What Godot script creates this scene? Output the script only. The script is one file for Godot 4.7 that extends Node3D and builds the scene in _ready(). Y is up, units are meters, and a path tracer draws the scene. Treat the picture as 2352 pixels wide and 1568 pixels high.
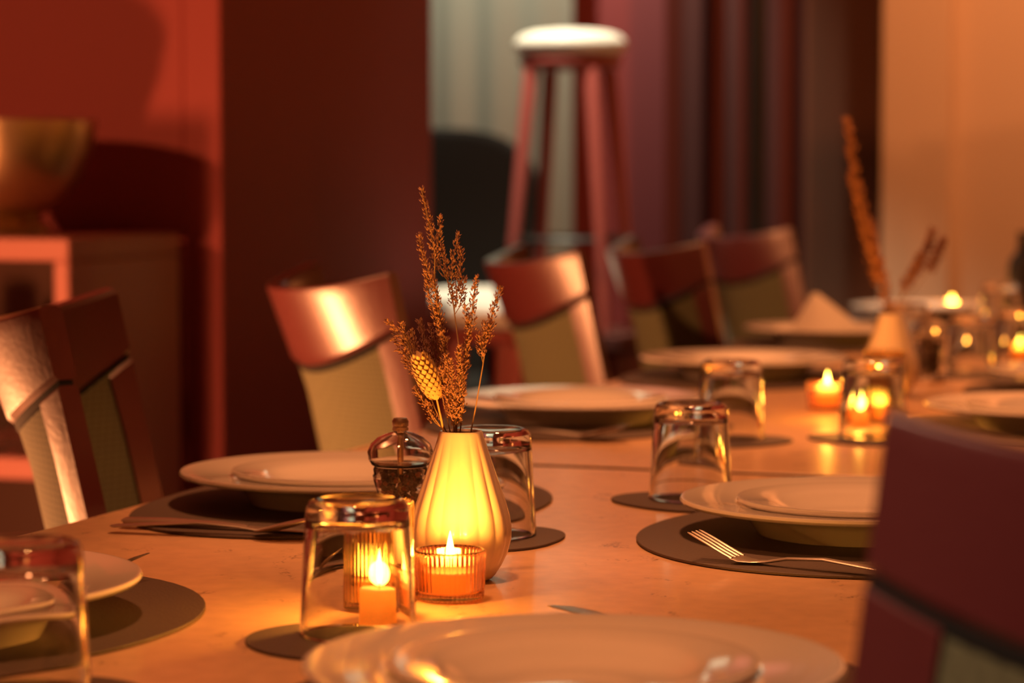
extends Node3D
# A candle-lit dining table in a burgundy restaurant. Table frame: "along" runs down the table, "across" runs over it.

const ALONG := Vector3(0.3275, 0.0, -0.9449)
const ACROSS := Vector3(0.9449, 0.0, 0.3275)
const TURN := -0.33366            # the yaw that lays local x on ACROSS and local z on -ALONG
const TOP := 0.75                 # table height
var mats := {}
var taken := {}

# ---------------------------------------------------------------- geometry
class Shape:
	var v := PackedVector3Array()
	var ix := PackedInt32Array()
	func tri(a: int, b: int, c: int) -> void:
		ix.append(a); ix.append(b); ix.append(c)
	func quad(a: int, b: int, c: int, d: int) -> void:
		tri(a, b, c); tri(a, c, d)
	# a skin over rings of equally many points; every ring is a closed loop
	func loft(rings: Array, joined := false, caps := true) -> void:
		var m: int = rings[0].size()
		var base := v.size()
		for r in rings:
			for p in r:
				v.append(p)
		var n := rings.size()
		for i in (n if joined else n - 1):
			var a := base + i * m
			var b := base + ((i + 1) % n) * m
			for j in m:
				var k := (j + 1) % m
				quad(a + j, b + j, b + k, a + k)
		if caps and not joined:
			for e in [0, n - 1]:
				var c := Vector3.ZERO
				for p in rings[e]:
					c += p
				v.append(c / m)
				var at := v.size() - 1
				var a: int = base + e * m
				for j in m:
					var k := (j + 1) % m
					if e == 0:
						tri(at, a + j, a + k)
					else:
						tri(at, a + k, a + j)
	func volume() -> float:
		var s := 0.0
		for i in range(0, ix.size(), 3):
			s += v[ix[i]].dot(v[ix[i + 1]].cross(v[ix[i + 2]]))
		return s
	# wind all faces clockwise seen from outside (for closed solids)
	func outward() -> Shape:
		if volume() > 0.0:
			for i in range(0, ix.size(), 3):
				var t := ix[i + 1]
				ix[i + 1] = ix[i + 2]
				ix[i + 2] = t
		return self
	func add(o: Shape, t := Transform3D()) -> Shape:
		var b := v.size()
		for p in o.v:
			v.append(t * p)
		for i in o.ix:
			ix.append(b + i)
		return self
	func mesh(crease := 40.0) -> ArrayMesh:
		var nf := ix.size() / 3
		var fn := PackedVector3Array()
		fn.resize(nf)
		var near := []
		near.resize(v.size())
		for i in v.size():
			near[i] = PackedInt32Array()
		for f in nf:
			var a := v[ix[f * 3]]
			var b := v[ix[f * 3 + 1]]
			var c := v[ix[f * 3 + 2]]
			fn[f] = (c - a).cross(b - a)
			for k in 3:
				near[ix[f * 3 + k]].append(f)
		var lim := cos(deg_to_rad(crease))
		var pv := PackedVector3Array()
		var pn := PackedVector3Array()
		var pi := PackedInt32Array()
		for f in nf:
			if fn[f].length_squared() < 1e-22:
				continue
			var mine := fn[f].normalized()
			for k in 3:
				var at := ix[f * 3 + k]
				var s := Vector3.ZERO
				for g in near[at]:
					if fn[g].length_squared() > 1e-24 and fn[g].normalized().dot(mine) > lim:
						s += fn[g]
				pi.append(pv.size())
				pv.append(v[at])
				pn.append(s.normalized() if s.length_squared() > 1e-26 else mine)
		var arr := []
		arr.resize(Mesh.ARRAY_MAX)
		arr[Mesh.ARRAY_VERTEX] = pv
		arr[Mesh.ARRAY_NORMAL] = pn
		arr[Mesh.ARRAY_INDEX] = pi
		var am := ArrayMesh.new()
		am.add_surface_from_arrays(Mesh.PRIMITIVE_TRIANGLES, arr)
		return am

func ring_xz(r: float, y: float, n: int, ribs := 0, amp := 0.0, lobes := false) -> PackedVector3Array:
	var p := PackedVector3Array()
	for i in n:
		var a := TAU * i / n
		var k := 1.0
		if ribs > 0:
			k += amp * ((2.0 * absf(sin(a * ribs * 0.5)) - 1.0) if lobes else cos(a * ribs))
		p.append(Vector3(cos(a) * r * k, y, sin(a) * r * k))
	return p

# a profile of (radius, height) turned round the y axis; amps: rib height per profile point
func lathe(profile: Array, n := 48, ribs := 0, amps := [], lobes := false) -> Shape:
	var s := Shape.new()
	var rings := []
	for i in profile.size():
		var q: Vector2 = profile[i]
		rings.append(ring_xz(maxf(q.x, 1e-5), q.y, n, ribs, amps[i] if amps.size() else 0.0, lobes))
	s.loft(rings, false, true)
	return s.outward()

func torus_like(section: Array, n := 48) -> Shape:   # a closed section (radius, height) turned round y
	var s := Shape.new()
	var rings := []
	for i in n:
		var a := TAU * i / n
		var p := PackedVector3Array()
		for q in section:
			p.append(Vector3(cos(a) * q.x, q.y, sin(a) * q.x))
		rings.append(p)
	s.loft(rings, true)
	return s.outward()

# a round bar through points, each with its own half width and half height
func bar(points: Array, wide: Array, high: Array, sides := 10, up := Vector3.UP) -> Shape:
	var s := Shape.new()
	var rings := []
	for i in points.size():
		var d: Vector3 = points[mini(i + 1, points.size() - 1)] - points[maxi(i - 1, 0)]
		d = d.normalized()
		var x := up.cross(d)
		if x.length() < 0.05:
			x = Vector3.RIGHT.cross(d)
		x = x.normalized()
		var y := d.cross(x)
		var p := PackedVector3Array()
		for j in sides:
			var a := TAU * j / sides
			p.append(points[i] + x * cos(a) * float(wide[i]) + y * sin(a) * float(high[i]))
		rings.append(p)
	s.loft(rings)
	return s.outward()

# a flat board of any star-shaped outline (x, z) with rounded rims
func slab(outline: PackedVector2Array, y0: float, y1: float, b: float) -> Shape:
	var s := Shape.new()
	var rings := []
	for st in [[-b, y0], [0.0, y0 + b * 0.6], [0.0, y1 - b * 0.6], [-b * 0.3, y1 - b * 0.2], [-b, y1]]:
		var p := PackedVector3Array()
		for q in outline:
			var w: Vector2 = q + q.normalized() * float(st[0])
			p.append(Vector3(w.x, st[1], w.y))
		rings.append(p)
	s.loft(rings)
	return s.outward()

# a box with chamfered edges round the origin
func box(size: Vector3, b := 0.002, at := Vector3.ZERO) -> Shape:
	var s := Shape.new()
	var h := size * 0.5
	b = minf(b, minf(h.x, minf(h.y, h.z)) * 0.9)
	var rings := []
	for e in [[-h.y, b], [-h.y + b, 0.0], [h.y - b, 0.0], [h.y, b]]:
		var ix: float = h.x - float(e[1])
		var iz: float = h.z - float(e[1])
		var p := PackedVector3Array()
		for q in [[-ix, -iz + b], [-ix + b, -iz], [ix - b, -iz], [ix, -iz + b], [ix, iz - b], [ix - b, iz], [-ix + b, iz], [-ix, iz - b]]:
			p.append(at + Vector3(q[0], e[0], q[1]))
		rings.append(p)
	s.loft(rings)
	return s.outward()

func blob_outline(a: float, c: float, power: float, pick: float, n := 72) -> PackedVector2Array:
	var p := PackedVector2Array()
	for i in n:
		var t := TAU * i / n
		var r := 1.0 / pow(pow(absf(cos(t)) / a, power) + pow(absf(sin(t)) / c, power), 1.0 / power)
		r *= 1.0 + pick * cos(3.0 * t + 0.6)
		p.append(Vector2(cos(t), sin(t)) * r)
	return p

# ---------------------------------------------------------------- objects
func numbered(called: String) -> String:
	var n: int = taken.get(called, 0)
	taken[called] = n + 1
	return called if n == 0 else "%s_%03d" % [called, n]

func tag(o: Node, label: String, category: String, group := "", kind := "") -> Node:
	if label: o.set_meta("label", label)
	if category: o.set_meta("category", category)
	if group: o.set_meta("group", group)
	if kind: o.set_meta("kind", kind)
	return o

func thing(called: String, label: String, category: String, at := Vector3.ZERO, turn := 0.0, group := "") -> Node3D:
	var o := Node3D.new()
	o.name = numbered(called)
	add_child(o)
	o.position = at
	o.rotation.y = turn
	tag(o, label, category, group)
	return o

func part(called: String, m: Mesh, mat: Material, parent: Node, at := Transform3D()) -> MeshInstance3D:
	var o := MeshInstance3D.new()
	o.name = numbered(called) if parent == self else called
	o.mesh = m
	o.material_override = mat
	o.transform = at
	parent.add_child(o, true)
	return o

func single(called: String, m: Mesh, mat: Material, label: String, category: String, at: Vector3, turn := 0.0, group := "") -> MeshInstance3D:
	var o := part(called, m, mat, self)
	o.position = at
	o.rotation.y = turn
	tag(o, label, category, group)
	return o

func structure(called: String, m: Mesh, mat: Material, at := Vector3.ZERO, turn := 0.0) -> MeshInstance3D:
	var o := part(called, m, mat, self)
	o.position = at
	o.rotation.y = turn
	o.set_meta("kind", "structure")
	return o

func copy(o: Node3D, label: String, at: Vector3, turn := 0.0) -> Node3D:
	var c: Node3D = o.duplicate()
	c.name = numbered(String(o.name))
	add_child(c)
	c.position = at
	c.rotation.y = turn
	c.set_meta("label", label)
	return c

func on(s: float, t: float, y := 0.0) -> Vector3:
	return ALONG * s + ACROSS * t + Vector3(0, y, 0)

# ---------------------------------------------------------------- materials
func lin(r: float, g: float, b: float) -> Color:
	return Color(r, g, b).linear_to_srgb()

func noise_map(seed_value: int, freq: float, size := 512, normal := false, bump := 4.0) -> NoiseTexture2D:
	var f := FastNoiseLite.new()
	f.seed = seed_value
	f.frequency = freq
	f.fractal_octaves = 4
	var t := NoiseTexture2D.new()
	t.width = size
	t.height = size
	t.seamless = true
	t.as_normal_map = normal
	t.bump_strength = bump
	t.noise = f
	return t

func plain(called: String, c: Color, rough: float, metal := 0.0) -> StandardMaterial3D:
	var m := StandardMaterial3D.new()
	m.resource_name = called
	m.albedo_color = c
	m.roughness = rough
	m.metallic = metal
	mats[called] = m
	return m

func grained(m: StandardMaterial3D, tex: Texture2D, scale: float, strength: float) -> StandardMaterial3D:
	m.uv1_triplanar = true
	m.uv1_scale = Vector3.ONE * scale
	m.normal_enabled = true
	m.normal_texture = tex
	m.normal_scale = strength
	return m

func clear_glass(called: String, tint: Color, ior_scale := 0.05) -> StandardMaterial3D:
	var m := plain(called, tint, 0.0)
	m.albedo_color.a = 0.0
	m.refraction_enabled = true
	m.refraction_scale = ior_scale
	return m

func glow(called: String, c: Color, power: float) -> StandardMaterial3D:
	var m := plain(called, c, 0.6)
	m.emission_enabled = true
	m.emission = c
	m.emission_energy_multiplier = power
	return m

func stone_texture() -> ImageTexture:
	var n := 640
	var im := Image.create(n, n, false, Image.FORMAT_RGB8)
	var a := FastNoiseLite.new(); a.seed = 11; a.frequency = 0.007; a.fractal_octaves = 5
	a.domain_warp_enabled = true; a.domain_warp_amplitude = 60.0; a.domain_warp_frequency = 0.012
	var b := FastNoiseLite.new(); b.seed = 23; b.frequency = 0.01; b.fractal_octaves = 3
	var c := FastNoiseLite.new(); c.seed = 5; c.frequency = 0.05; c.fractal_octaves = 4
	for y in n:
		for x in n:
			var crack := 1.0 - smoothstep(0.0, 0.016, absf(a.get_noise_2d(x * 2.2, y)))
			crack *= smoothstep(0.12, 0.35, b.get_noise_2d(x, y + 900))
			var cloud := 0.5 + 0.5 * c.get_noise_2d(x, y)
			var k := 1.0 - 0.45 * crack
			var tone := 0.92 + 0.10 * (cloud - 0.5)
			im.set_pixel(x, y, Color(tone * k, tone * k * (0.955 - 0.03 * crack), tone * k * (0.90 - 0.05 * crack)))
	return ImageTexture.create_from_image(im)

func weave_texture() -> ImageTexture:
	var n := 128
	var im := Image.create(n, n, false, Image.FORMAT_RGB8)
	for y in n:
		for x in n:
			var over := ((x / 8) + (y / 8)) % 2 == 0
			var u := sin(PI * (x % 8 + 0.5) / 8.0)
			var w := sin(PI * (y % 8 + 0.5) / 8.0)
			var k := 0.72 + 0.28 * (u if over else w)
			im.set_pixel(x, y, Color(k, k, k))
	return ImageTexture.create_from_image(im)

func make_materials() -> void:
	var m := plain("pale_stone", lin(0.84, 0.62, 0.42), 0.34)
	m.albedo_texture = stone_texture()
	m.uv1_triplanar = true
	m.uv1_world_triplanar = true
	m.uv1_scale = Vector3.ONE * 1.1
	m.clearcoat_enabled = true; m.clearcoat = 0.25; m.clearcoat_roughness = 0.12
	plain("table_edge", lin(0.22, 0.13, 0.09), 0.5)
	m = plain("glazed_white", lin(0.86, 0.82, 0.74), 0.13)
	m.clearcoat_enabled = true; m.clearcoat = 0.6; m.clearcoat_roughness = 0.03
	var rough := noise_map(3, 0.05, 256, true, 6.0)
	grained(plain("mat_leather", lin(0.09, 0.066, 0.054), 0.62), rough, 18.0, 0.25)
	grained(plain("burgundy_leather", lin(0.115, 0.023, 0.025), 0.36), rough, 7.0, 0.10)
	mats["burgundy_leather"].clearcoat_enabled = true
	mats["burgundy_leather"].metallic_specular = 0.55
	mats["burgundy_leather"].clearcoat = 1.0
	mats["burgundy_leather"].clearcoat_roughness = 0.30
	var f := plain("olive_cloth", lin(0.165, 0.175, 0.095), 0.92)
	f.albedo_texture = weave_texture()
	f.uv1_triplanar = true
	f.uv1_scale = Vector3.ONE * 9.0
	f.rim_enabled = true; f.rim = 0.3
	plain("dark_wood", lin(0.055, 0.022, 0.015), 0.45)
	plain("steel", lin(0.72, 0.68, 0.62), 0.33, 1.0)
	plain("polished_steel", lin(0.72, 0.66, 0.58), 0.14, 1.0)
	plain("mill_metal", lin(0.75, 0.62, 0.48), 0.3, 1.0)
	clear_glass("glass", lin(0.97, 0.97, 0.96))
	clear_glass("acrylic", lin(0.97, 0.96, 0.94), 0.049)
	clear_glass("amber_glass", lin(0.84, 0.60, 0.36))
	clear_glass("rose_glass", lin(0.86, 0.52, 0.42))
	m = plain("wax", lin(0.80, 0.62, 0.40), 0.5)
	m.backlight_enabled = true; m.backlight = lin(1.0, 0.72, 0.40)
	plain("wick", lin(0.03, 0.02, 0.02), 0.9)
	glow("flame", lin(1.0, 0.64, 0.08), 30.0)
	m = plain("ceramic", lin(0.74, 0.62, 0.50), 0.28)
	m.clearcoat_enabled = true; m.clearcoat = 0.5; m.clearcoat_roughness = 0.1
	plain("peppercorn", lin(0.045, 0.02, 0.014), 0.7)
	plain("red_peppercorn", lin(0.20, 0.05, 0.025), 0.6)
	plain("dry_stem", lin(0.30, 0.19, 0.10), 0.8)
	m = plain("dry_floret", lin(0.30, 0.155, 0.12), 0.8)
	m = plain("golden_bract", lin(0.62, 0.42, 0.19), 0.7)
	m = plain("pampas", lin(0.40, 0.19, 0.10), 0.85)
	m = plain("napkin_linen", lin(0.62, 0.57, 0.50), 0.9)
	m.rim_enabled = true; m.rim = 0.2
	plain("red_plaster", lin(0.25, 0.043, 0.046), 0.75)
	plain("tan_plaster", lin(0.64, 0.50, 0.36), 0.85)
	plain("brown_plaster", lin(0.20, 0.085, 0.05), 0.85)
	plain("ceiling_paint", lin(0.30, 0.20, 0.16), 0.9)
	plain("floor_wood", lin(0.075, 0.035, 0.024), 0.5)
	plain("plum_velvet", lin(0.10, 0.024, 0.020), 0.95)
	plain("grey_linen", lin(0.30, 0.31, 0.26), 0.95)
	plain("black_cloth", lin(0.008, 0.008, 0.007), 0.95)
	plain("black_metal", lin(0.012, 0.010, 0.009), 0.45)
	plain("cabinet_wood", lin(0.32, 0.12, 0.11), 0.42)
	plain("brass", lin(0.62, 0.46, 0.28), 0.30, 1.0)
	plain("white_leather", lin(0.80, 0.78, 0.72), 0.55)
	plain("red_lacquer", lin(0.36, 0.085, 0.075), 0.4)
	glow("lamp_warm", lin(1.0, 0.36, 0.11), 0.45)
	glow("lamp_white", lin(1.0, 0.86, 0.62), 0.45)

# ---------------------------------------------------------------- light
const WARM := Color(1.0, 0.612, 0.37)      # the room's amber lamps
const FIRE := Color(1.0, 0.615, 0.215)      # candle flames

func spot(parent: Node, called: String, at: Vector3, to: Vector3, c: Color, e: float, angle: float, size: float, soft := 0.6) -> void:
	var l := SpotLight3D.new()
	l.name = called
	parent.add_child(l, true)
	l.look_at_from_position(at, to, Vector3.UP if absf((to - at).normalized().y) < 0.98 else Vector3.RIGHT)
	l.light_color = c
	l.light_energy = e
	l.spot_angle = angle
	l.spot_angle_attenuation = soft
	l.spot_range = 14.0
	l.spot_attenuation = 2.0
	l.light_size = size
	l.shadow_enabled = true

func lamp_head(label: String, at: Vector3, to: Vector3, c: Color, e: float, angle: float, lens: String, group := "") -> void:
	var o := thing("ceiling_spotlight", label, "spotlight", Vector3.ZERO, 0.0, group)
	o.look_at_from_position(at, to, Vector3.UP if absf((to - at).normalized().y) < 0.98 else Vector3.RIGHT)
	var turn := Transform3D(Basis(Vector3.RIGHT, PI / 2), Vector3.ZERO)
	part("housing", lathe([Vector2(0.0, -0.002), Vector2(0.05, 0.0), Vector2(0.052, 0.03), Vector2(0.052, 0.12), Vector2(0.045, 0.135), Vector2(0.0, 0.136)], 32).mesh(), mats["black_metal"], o, turn)
	part("lamp_lens", lathe([Vector2(0.0, -0.006), Vector2(0.042, -0.004), Vector2(0.0, -0.0022)], 8).mesh(), mats[lens], o, turn)
	var drop := 2.9 - at.y
	var st := part("stem", lathe([Vector2(0.0, 0.0), Vector2(0.012, 0.0), Vector2(0.012, drop), Vector2(0.0, drop)], 12).mesh(), mats["black_metal"], o)
	st.global_transform = Transform3D(Basis(), at + (at - to).normalized() * 0.07)
	var lt := (to - at).normalized()
	spot(self, "spot_beam", at + lt * 0.02, to, c, e, angle, 0.035)

func pendant(label: String, at: Vector3, c: Color, e: float, angle: float) -> void:
	var o := thing("pendant_lamp", label, "pendant lamp", at, TURN, "pendant lamps over the tables")
	part("lamp_shade", lathe([Vector2(0.118, -0.03), Vector2(0.121, -0.03), Vector2(0.10, 0.03), Vector2(0.05, 0.09), Vector2(0.02, 0.105), Vector2(0.0, 0.106), Vector2(0.0, 0.103), Vector2(0.018, 0.102), Vector2(0.048, 0.087), Vector2(0.097, 0.029)], 48).mesh(), mats["black_metal"], o)
	part("lamp_lens", lathe([Vector2(0.0, 0.008), Vector2(0.072, 0.012), Vector2(0.0, 0.016)], 8).mesh(), mats["lamp_warm"], o)
	part("cord", lathe([Vector2(0.0, 0.105), Vector2(0.004, 0.105), Vector2(0.004, 2.9 - at.y), Vector2(0.0, 2.9 - at.y)], 10).mesh(), mats["black_metal"], o)
	spot(self, "pendant_beam", at + Vector3(0, -0.075, 0), at + Vector3(0, -1, 0), c, e, angle, 0.06, 0.5)

func floor_lantern(label: String, at: Vector3, y: float, e: float) -> void:
	var o := thing("floor_lantern", label, "lantern", at, TURN, "glowing floor lanterns")
	part("base", lathe([Vector2(0, 0), Vector2(0.10, 0), Vector2(0.102, 0.008), Vector2(0.02, 0.022), Vector2(0.012, 0.04), Vector2(0.012, y - 0.082), Vector2(0, y - 0.081)], 32).mesh(), mats["brass"], o)
	part("glowing_globe", lathe([Vector2(0, -0.0795), Vector2(0.03, -0.079), Vector2(0.058, -0.06), Vector2(0.075, -0.03), Vector2(0.08, 0.0), Vector2(0.075, 0.03), Vector2(0.058, 0.06), Vector2(0.03, 0.078), Vector2(0, 0.082)], 16).mesh(60.0), mats["lamp_warm"], o, Transform3D(Basis(), Vector3(0, y, 0)))
	var l := OmniLight3D.new()
	l.name = "lantern_light"
	o.add_child(l, true)
	l.position = Vector3(0, y, 0)
	l.light_color = WARM
	l.light_energy = e
	l.light_size = 0.075
	l.omni_range = 12.0
	l.omni_attenuation = 2.0
	l.shadow_enabled = true

func set_light() -> void:
	# two amber spotlights side by side, high on the left: they light the red wall and the rims
	lamp_head("amber spotlight on the left, the nearer of the pair", on(0.15, -3.8, 2.25), on(4.0, -2.6, 1.2), WARM, 6.0, 30.0, "lamp_warm", "amber pair of spotlights")
	lamp_head("amber spotlight on the left, the farther of the pair", on(0.40, -3.8, 2.25), on(4.6, -3.2, 1.6), WARM, 6.0, 26.0, "lamp_warm", "amber pair of spotlights")
	var k := 0
	for e in [["nearest pendant lamp over the first table", 1.55], ["second pendant lamp, over the first table", 2.70], ["third pendant lamp, over the second table", 3.75], ["fourth pendant lamp, over the third table", 4.8], ["farthest pendant lamp over the third table", 6.0]]:
		pendant(e[0], on(e[1], -0.75, 2.35), WARM, 1.75 if k < 1 else 2.4, 28.0)
		k += 1
	floor_lantern("glowing amber lantern on the floor of the left aisle", on(2.78, -2.34), 0.38, 3.5)
	lamp_head("white spotlight above the bar stools", on(6.05, -2.2, 2.72), on(6.3, -2.2, 1.2), Color(1.0, 0.94, 0.80), 6.5, 42.0, "lamp_white")
	lamp_head("white spotlight before the grey curtain", on(7.6, -2.85, 2.72), on(8.4, -2.82, 1.5), Color(1.0, 0.97, 0.86), 2.5, 44.0, "lamp_white")
	lamp_head("amber spotlight facing the tan wall", on(6.5, -0.3, 2.72), on(8.0, -1.0, 1.2), WARM, 4.4, 48.0, "lamp_warm")
	lamp_head("amber spotlight behind the camera, over the front chair", Vector3(-0.9, 2.45, 1.0), Vector3(0.55, 0.85, -1.15), Color(1.0, 0.78, 0.64), 6.5, 11.0, "lamp_warm")

# ---------------------------------------------------------------- the scene
func _ready() -> void:
	var cam := Camera3D.new()
	cam.name = "camera"
	add_child(cam)
	cam.position = Vector3(0, 1.087, 0)
	cam.rotation.x = -atan(394.0 / 6000.0)
	var at := CameraAttributesPhysical.new()
	at.frustum_focal_length = 17.5 * 6000.0 / 784.0
	at.frustum_focus_distance = 2.2
	at.frustum_near = 0.05
	at.frustum_far = 60.0
	at.exposure_aperture = 7.0
	cam.attributes = at
	cam.keep_aspect = Camera3D.KEEP_HEIGHT
	cam.fov = rad_to_deg(2.0 * atan(784.0 / 6000.0))
	cam.current = true
	var we := WorldEnvironment.new()
	we.name = "surroundings"
	var env := Environment.new()
	env.background_mode = Environment.BG_COLOR
	env.background_color = Color.BLACK
	env.tonemap_mode = Environment.TONE_MAPPER_LINEAR
	env.tonemap_exposure = 1.0
	env.sdfgi_enabled = true
	env.ssao_enabled = true
	env.ssil_enabled = true
	we.environment = env
	add_child(we)
	make_materials()
	set_light()
	room()
	tables()
	settings()
	candles()
	glasses()
	vases()
	mills()
	chairs()
	sideboard()
	backdrop()

# a wall from (s, t) to (s, t), thick to the side that "out" points to
func wall(called: String, a: Vector2, b: Vector2, out: float, mat: Material, y0 := 0.0, y1 := 2.9) -> MeshInstance3D:
	var mid := (a + b) * 0.5
	var along_s := absf(b.x - a.x) > absf(b.y - a.y)
	var size := Vector3(absf(out) if along_s else absf(b.y - a.y), y1 - y0, absf(b.x - a.x) if along_s else absf(out))
	var shift := on(0, out * 0.5) if along_s else on(out * 0.5, 0)
	return structure(called, box(size, 0.003).mesh(), mat, on(mid.x, mid.y, (y0 + y1) * 0.5) + shift, TURN)

func room() -> void:
	structure("floor", box(Vector3(7.6, 0.1, 10.8), 0.003).mesh(), mats["floor_wood"], on(3.2, -0.95, -0.05), TURN)
	structure("ceiling", box(Vector3(7.6, 0.1, 10.8), 0.003).mesh(), mats["ceiling_paint"], on(3.2, -0.95, 2.95), TURN)
	wall("wall_left", Vector2(-2.2, -4.55), Vector2(4.6, -4.55), -0.1, mats["red_plaster"])
	wall("wall_front", Vector2(-2.1, -4.55), Vector2(-2.1, 2.6), -0.1, mats["tan_plaster"])
	wall("wall_right", Vector2(-2.1, 2.6), Vector2(8.4, 2.6), 0.1, mats["tan_plaster"])
	wall("wall_red", Vector2(4.62, -4.65), Vector2(4.62, -2.28), 0.1, mats["red_plaster"])
	wall("wall_passage", Vector2(4.62, -2.2), Vector2(5.77, -2.2), -0.08, mats["red_plaster"])
	wall("wall_recess", Vector2(5.77, -4.65), Vector2(5.77, -2.28), -0.08, mats["red_plaster"])
	wall("wall_recess_left", Vector2(5.77, -4.55), Vector2(8.4, -4.55), -0.1, mats["red_plaster"])
	wall("wall_back", Vector2(8.4, -4.65), Vector2(8.4, 2.7), 0.1, mats["red_plaster"])

# ---------------------------------------------------------------- tables and place settings
func tables() -> void:
	var k := 0
	for e in [[1.12, 2.810, "pale stone dining table holding the ridged white vase in front"], [2.832, 4.530, "pale stone dining table beyond the seam, holding the tall grasses"], [4.550, 6.26, "pale stone dining table at the far end, with the napkin plate"]]:
		var a: float = e[0]
		var b: float = e[1]
		var o := thing("dining_table", e[2], "table", on((a + b) * 0.5, -0.750), TURN)
		part("table_top", box(Vector3(0.931, 0.028, b - a), 0.003, Vector3(0, TOP - 0.014, 0)).mesh(), mats["pale_stone"], o)
		part("edge_band", box(Vector3(0.87, 0.02, b - a - 0.04), 0.002, Vector3(0, TOP - 0.0385, 0)).mesh(), mats["table_edge"], o)
		for z in [-1.0, 1.0]:
			part("end_band", box(Vector3(0.9305, 0.0275, 0.0024), 0.0004, Vector3(0, TOP - 0.0141, z * ((b - a) * 0.5 + 0.0013))).mesh(), mats["dark_wood"], o)
		for z in [0.0]:
			part("pedestal", lathe([Vector2(0.0, 0.0), Vector2(0.26, 0.0), Vector2(0.26, 0.012), Vector2(0.05, 0.03), Vector2(0.035, 0.06), Vector2(0.035, 0.69), Vector2(0.09, 0.7), Vector2(0.09, 0.701), Vector2(0.0, 0.7015)], 40).mesh(), mats["black_metal"], o, Transform3D(Basis(), Vector3(0, 0, z)))
		k += 1

func plate_mesh(r: float, h: float, foot: float) -> ArrayMesh:
	var w := r * 0.60      # the well
	return lathe([
		Vector2(0, 0.0035), Vector2(foot - 0.004, 0.0035), Vector2(foot - 0.003, 0.0), Vector2(foot, 0.0), Vector2(foot + 0.002, 0.003),
		Vector2(w + 0.006, h * 0.42), Vector2(w + 0.02, h * 0.72), Vector2(r - 0.012, h - 0.007), Vector2(r - 0.002, h - 0.0055), Vector2(r, h - 0.0028), Vector2(r - 0.0012, h - 0.0004), Vector2(r - 0.004, h),
		Vector2(r - 0.008, h - 0.001), Vector2(w + 0.018, h * 0.80 + 0.002), Vector2(w + 0.008, h * 0.60 + 0.002), Vector2(w, h * 0.42 + 0.001), Vector2(w - 0.012, 0.0085), Vector2(w - 0.03, 0.0072), Vector2(0, 0.0072)], 96).mesh(50.0)

func fork_thing(label: String, at: Vector3, turn: float, lift := 0.0) -> Node3D:
	var o := thing("fork", label, "fork", at, turn, "steel forks")
	var pts := [Vector3(-0.125, 0.0030, 0), Vector3(-0.120, 0.0034, 0), Vector3(-0.08, 0.0065, 0), Vector3(-0.035, 0.0095, 0), Vector3(0.0, 0.0070, 0), Vector3(0.02, 0.0030, 0), Vector3(0.032, 0.0022, 0), Vector3(0.042, 0.0028, 0), Vector3(0.05, 0.0050, 0)]
	part("handle", bar(pts, [0.003, 0.0088, 0.0078, 0.005, 0.0032, 0.004, 0.0085, 0.0125, 0.0128], [0.0008, 0.0014, 0.0014, 0.0015, 0.0016, 0.0014, 0.0011, 0.001, 0.001], 12).mesh(), mats["steel"], o)
	for k in 4:
		var z := (k - 1.5) * 0.0067
		part("tine", bar([Vector3(0.048, 0.0048, z), Vector3(0.062, 0.0105, z), Vector3(0.078, 0.0175, z), Vector3(0.090, 0.0225, z * 0.96), Vector3(0.0925, 0.0233, z * 0.96)], [0.0022, 0.0019, 0.0017, 0.0013, 0.0005], [0.0011, 0.0010, 0.0010, 0.0008, 0.0004], 8).mesh(), mats["steel"], o)
	return o

func knife_thing(label: String, at: Vector3, turn: float) -> Node3D:
	var o := thing("table_knife", label, "knife", at, turn, "steel table knives")
	part("handle", bar([Vector3(-0.13, 0.0035, 0), Vector3(-0.126, 0.0038, 0), Vector3(-0.08, 0.0044, 0), Vector3(-0.03, 0.0042, 0), Vector3(0.0, 0.0036, 0)], [0.003, 0.0085, 0.0085, 0.0065, 0.0055], [0.0014, 0.0032, 0.0036, 0.0030, 0.0018], 14).mesh(), mats["steel"], o)
	part("blade", bar([Vector3(-0.002, 0.0032, 0), Vector3(0.02, 0.0026, 0), Vector3(0.07, 0.0024, 0.001), Vector3(0.095, 0.0022, -0.001), Vector3(0.107, 0.0020, -0.005), Vector3(0.110, 0.0020, -0.008)], [0.0055, 0.0088, 0.0098, 0.0085, 0.0045, 0.001], [0.0014, 0.0009, 0.0009, 0.0008, 0.0007, 0.0004], 12).mesh(), mats["steel"], o)
	return o

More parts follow.
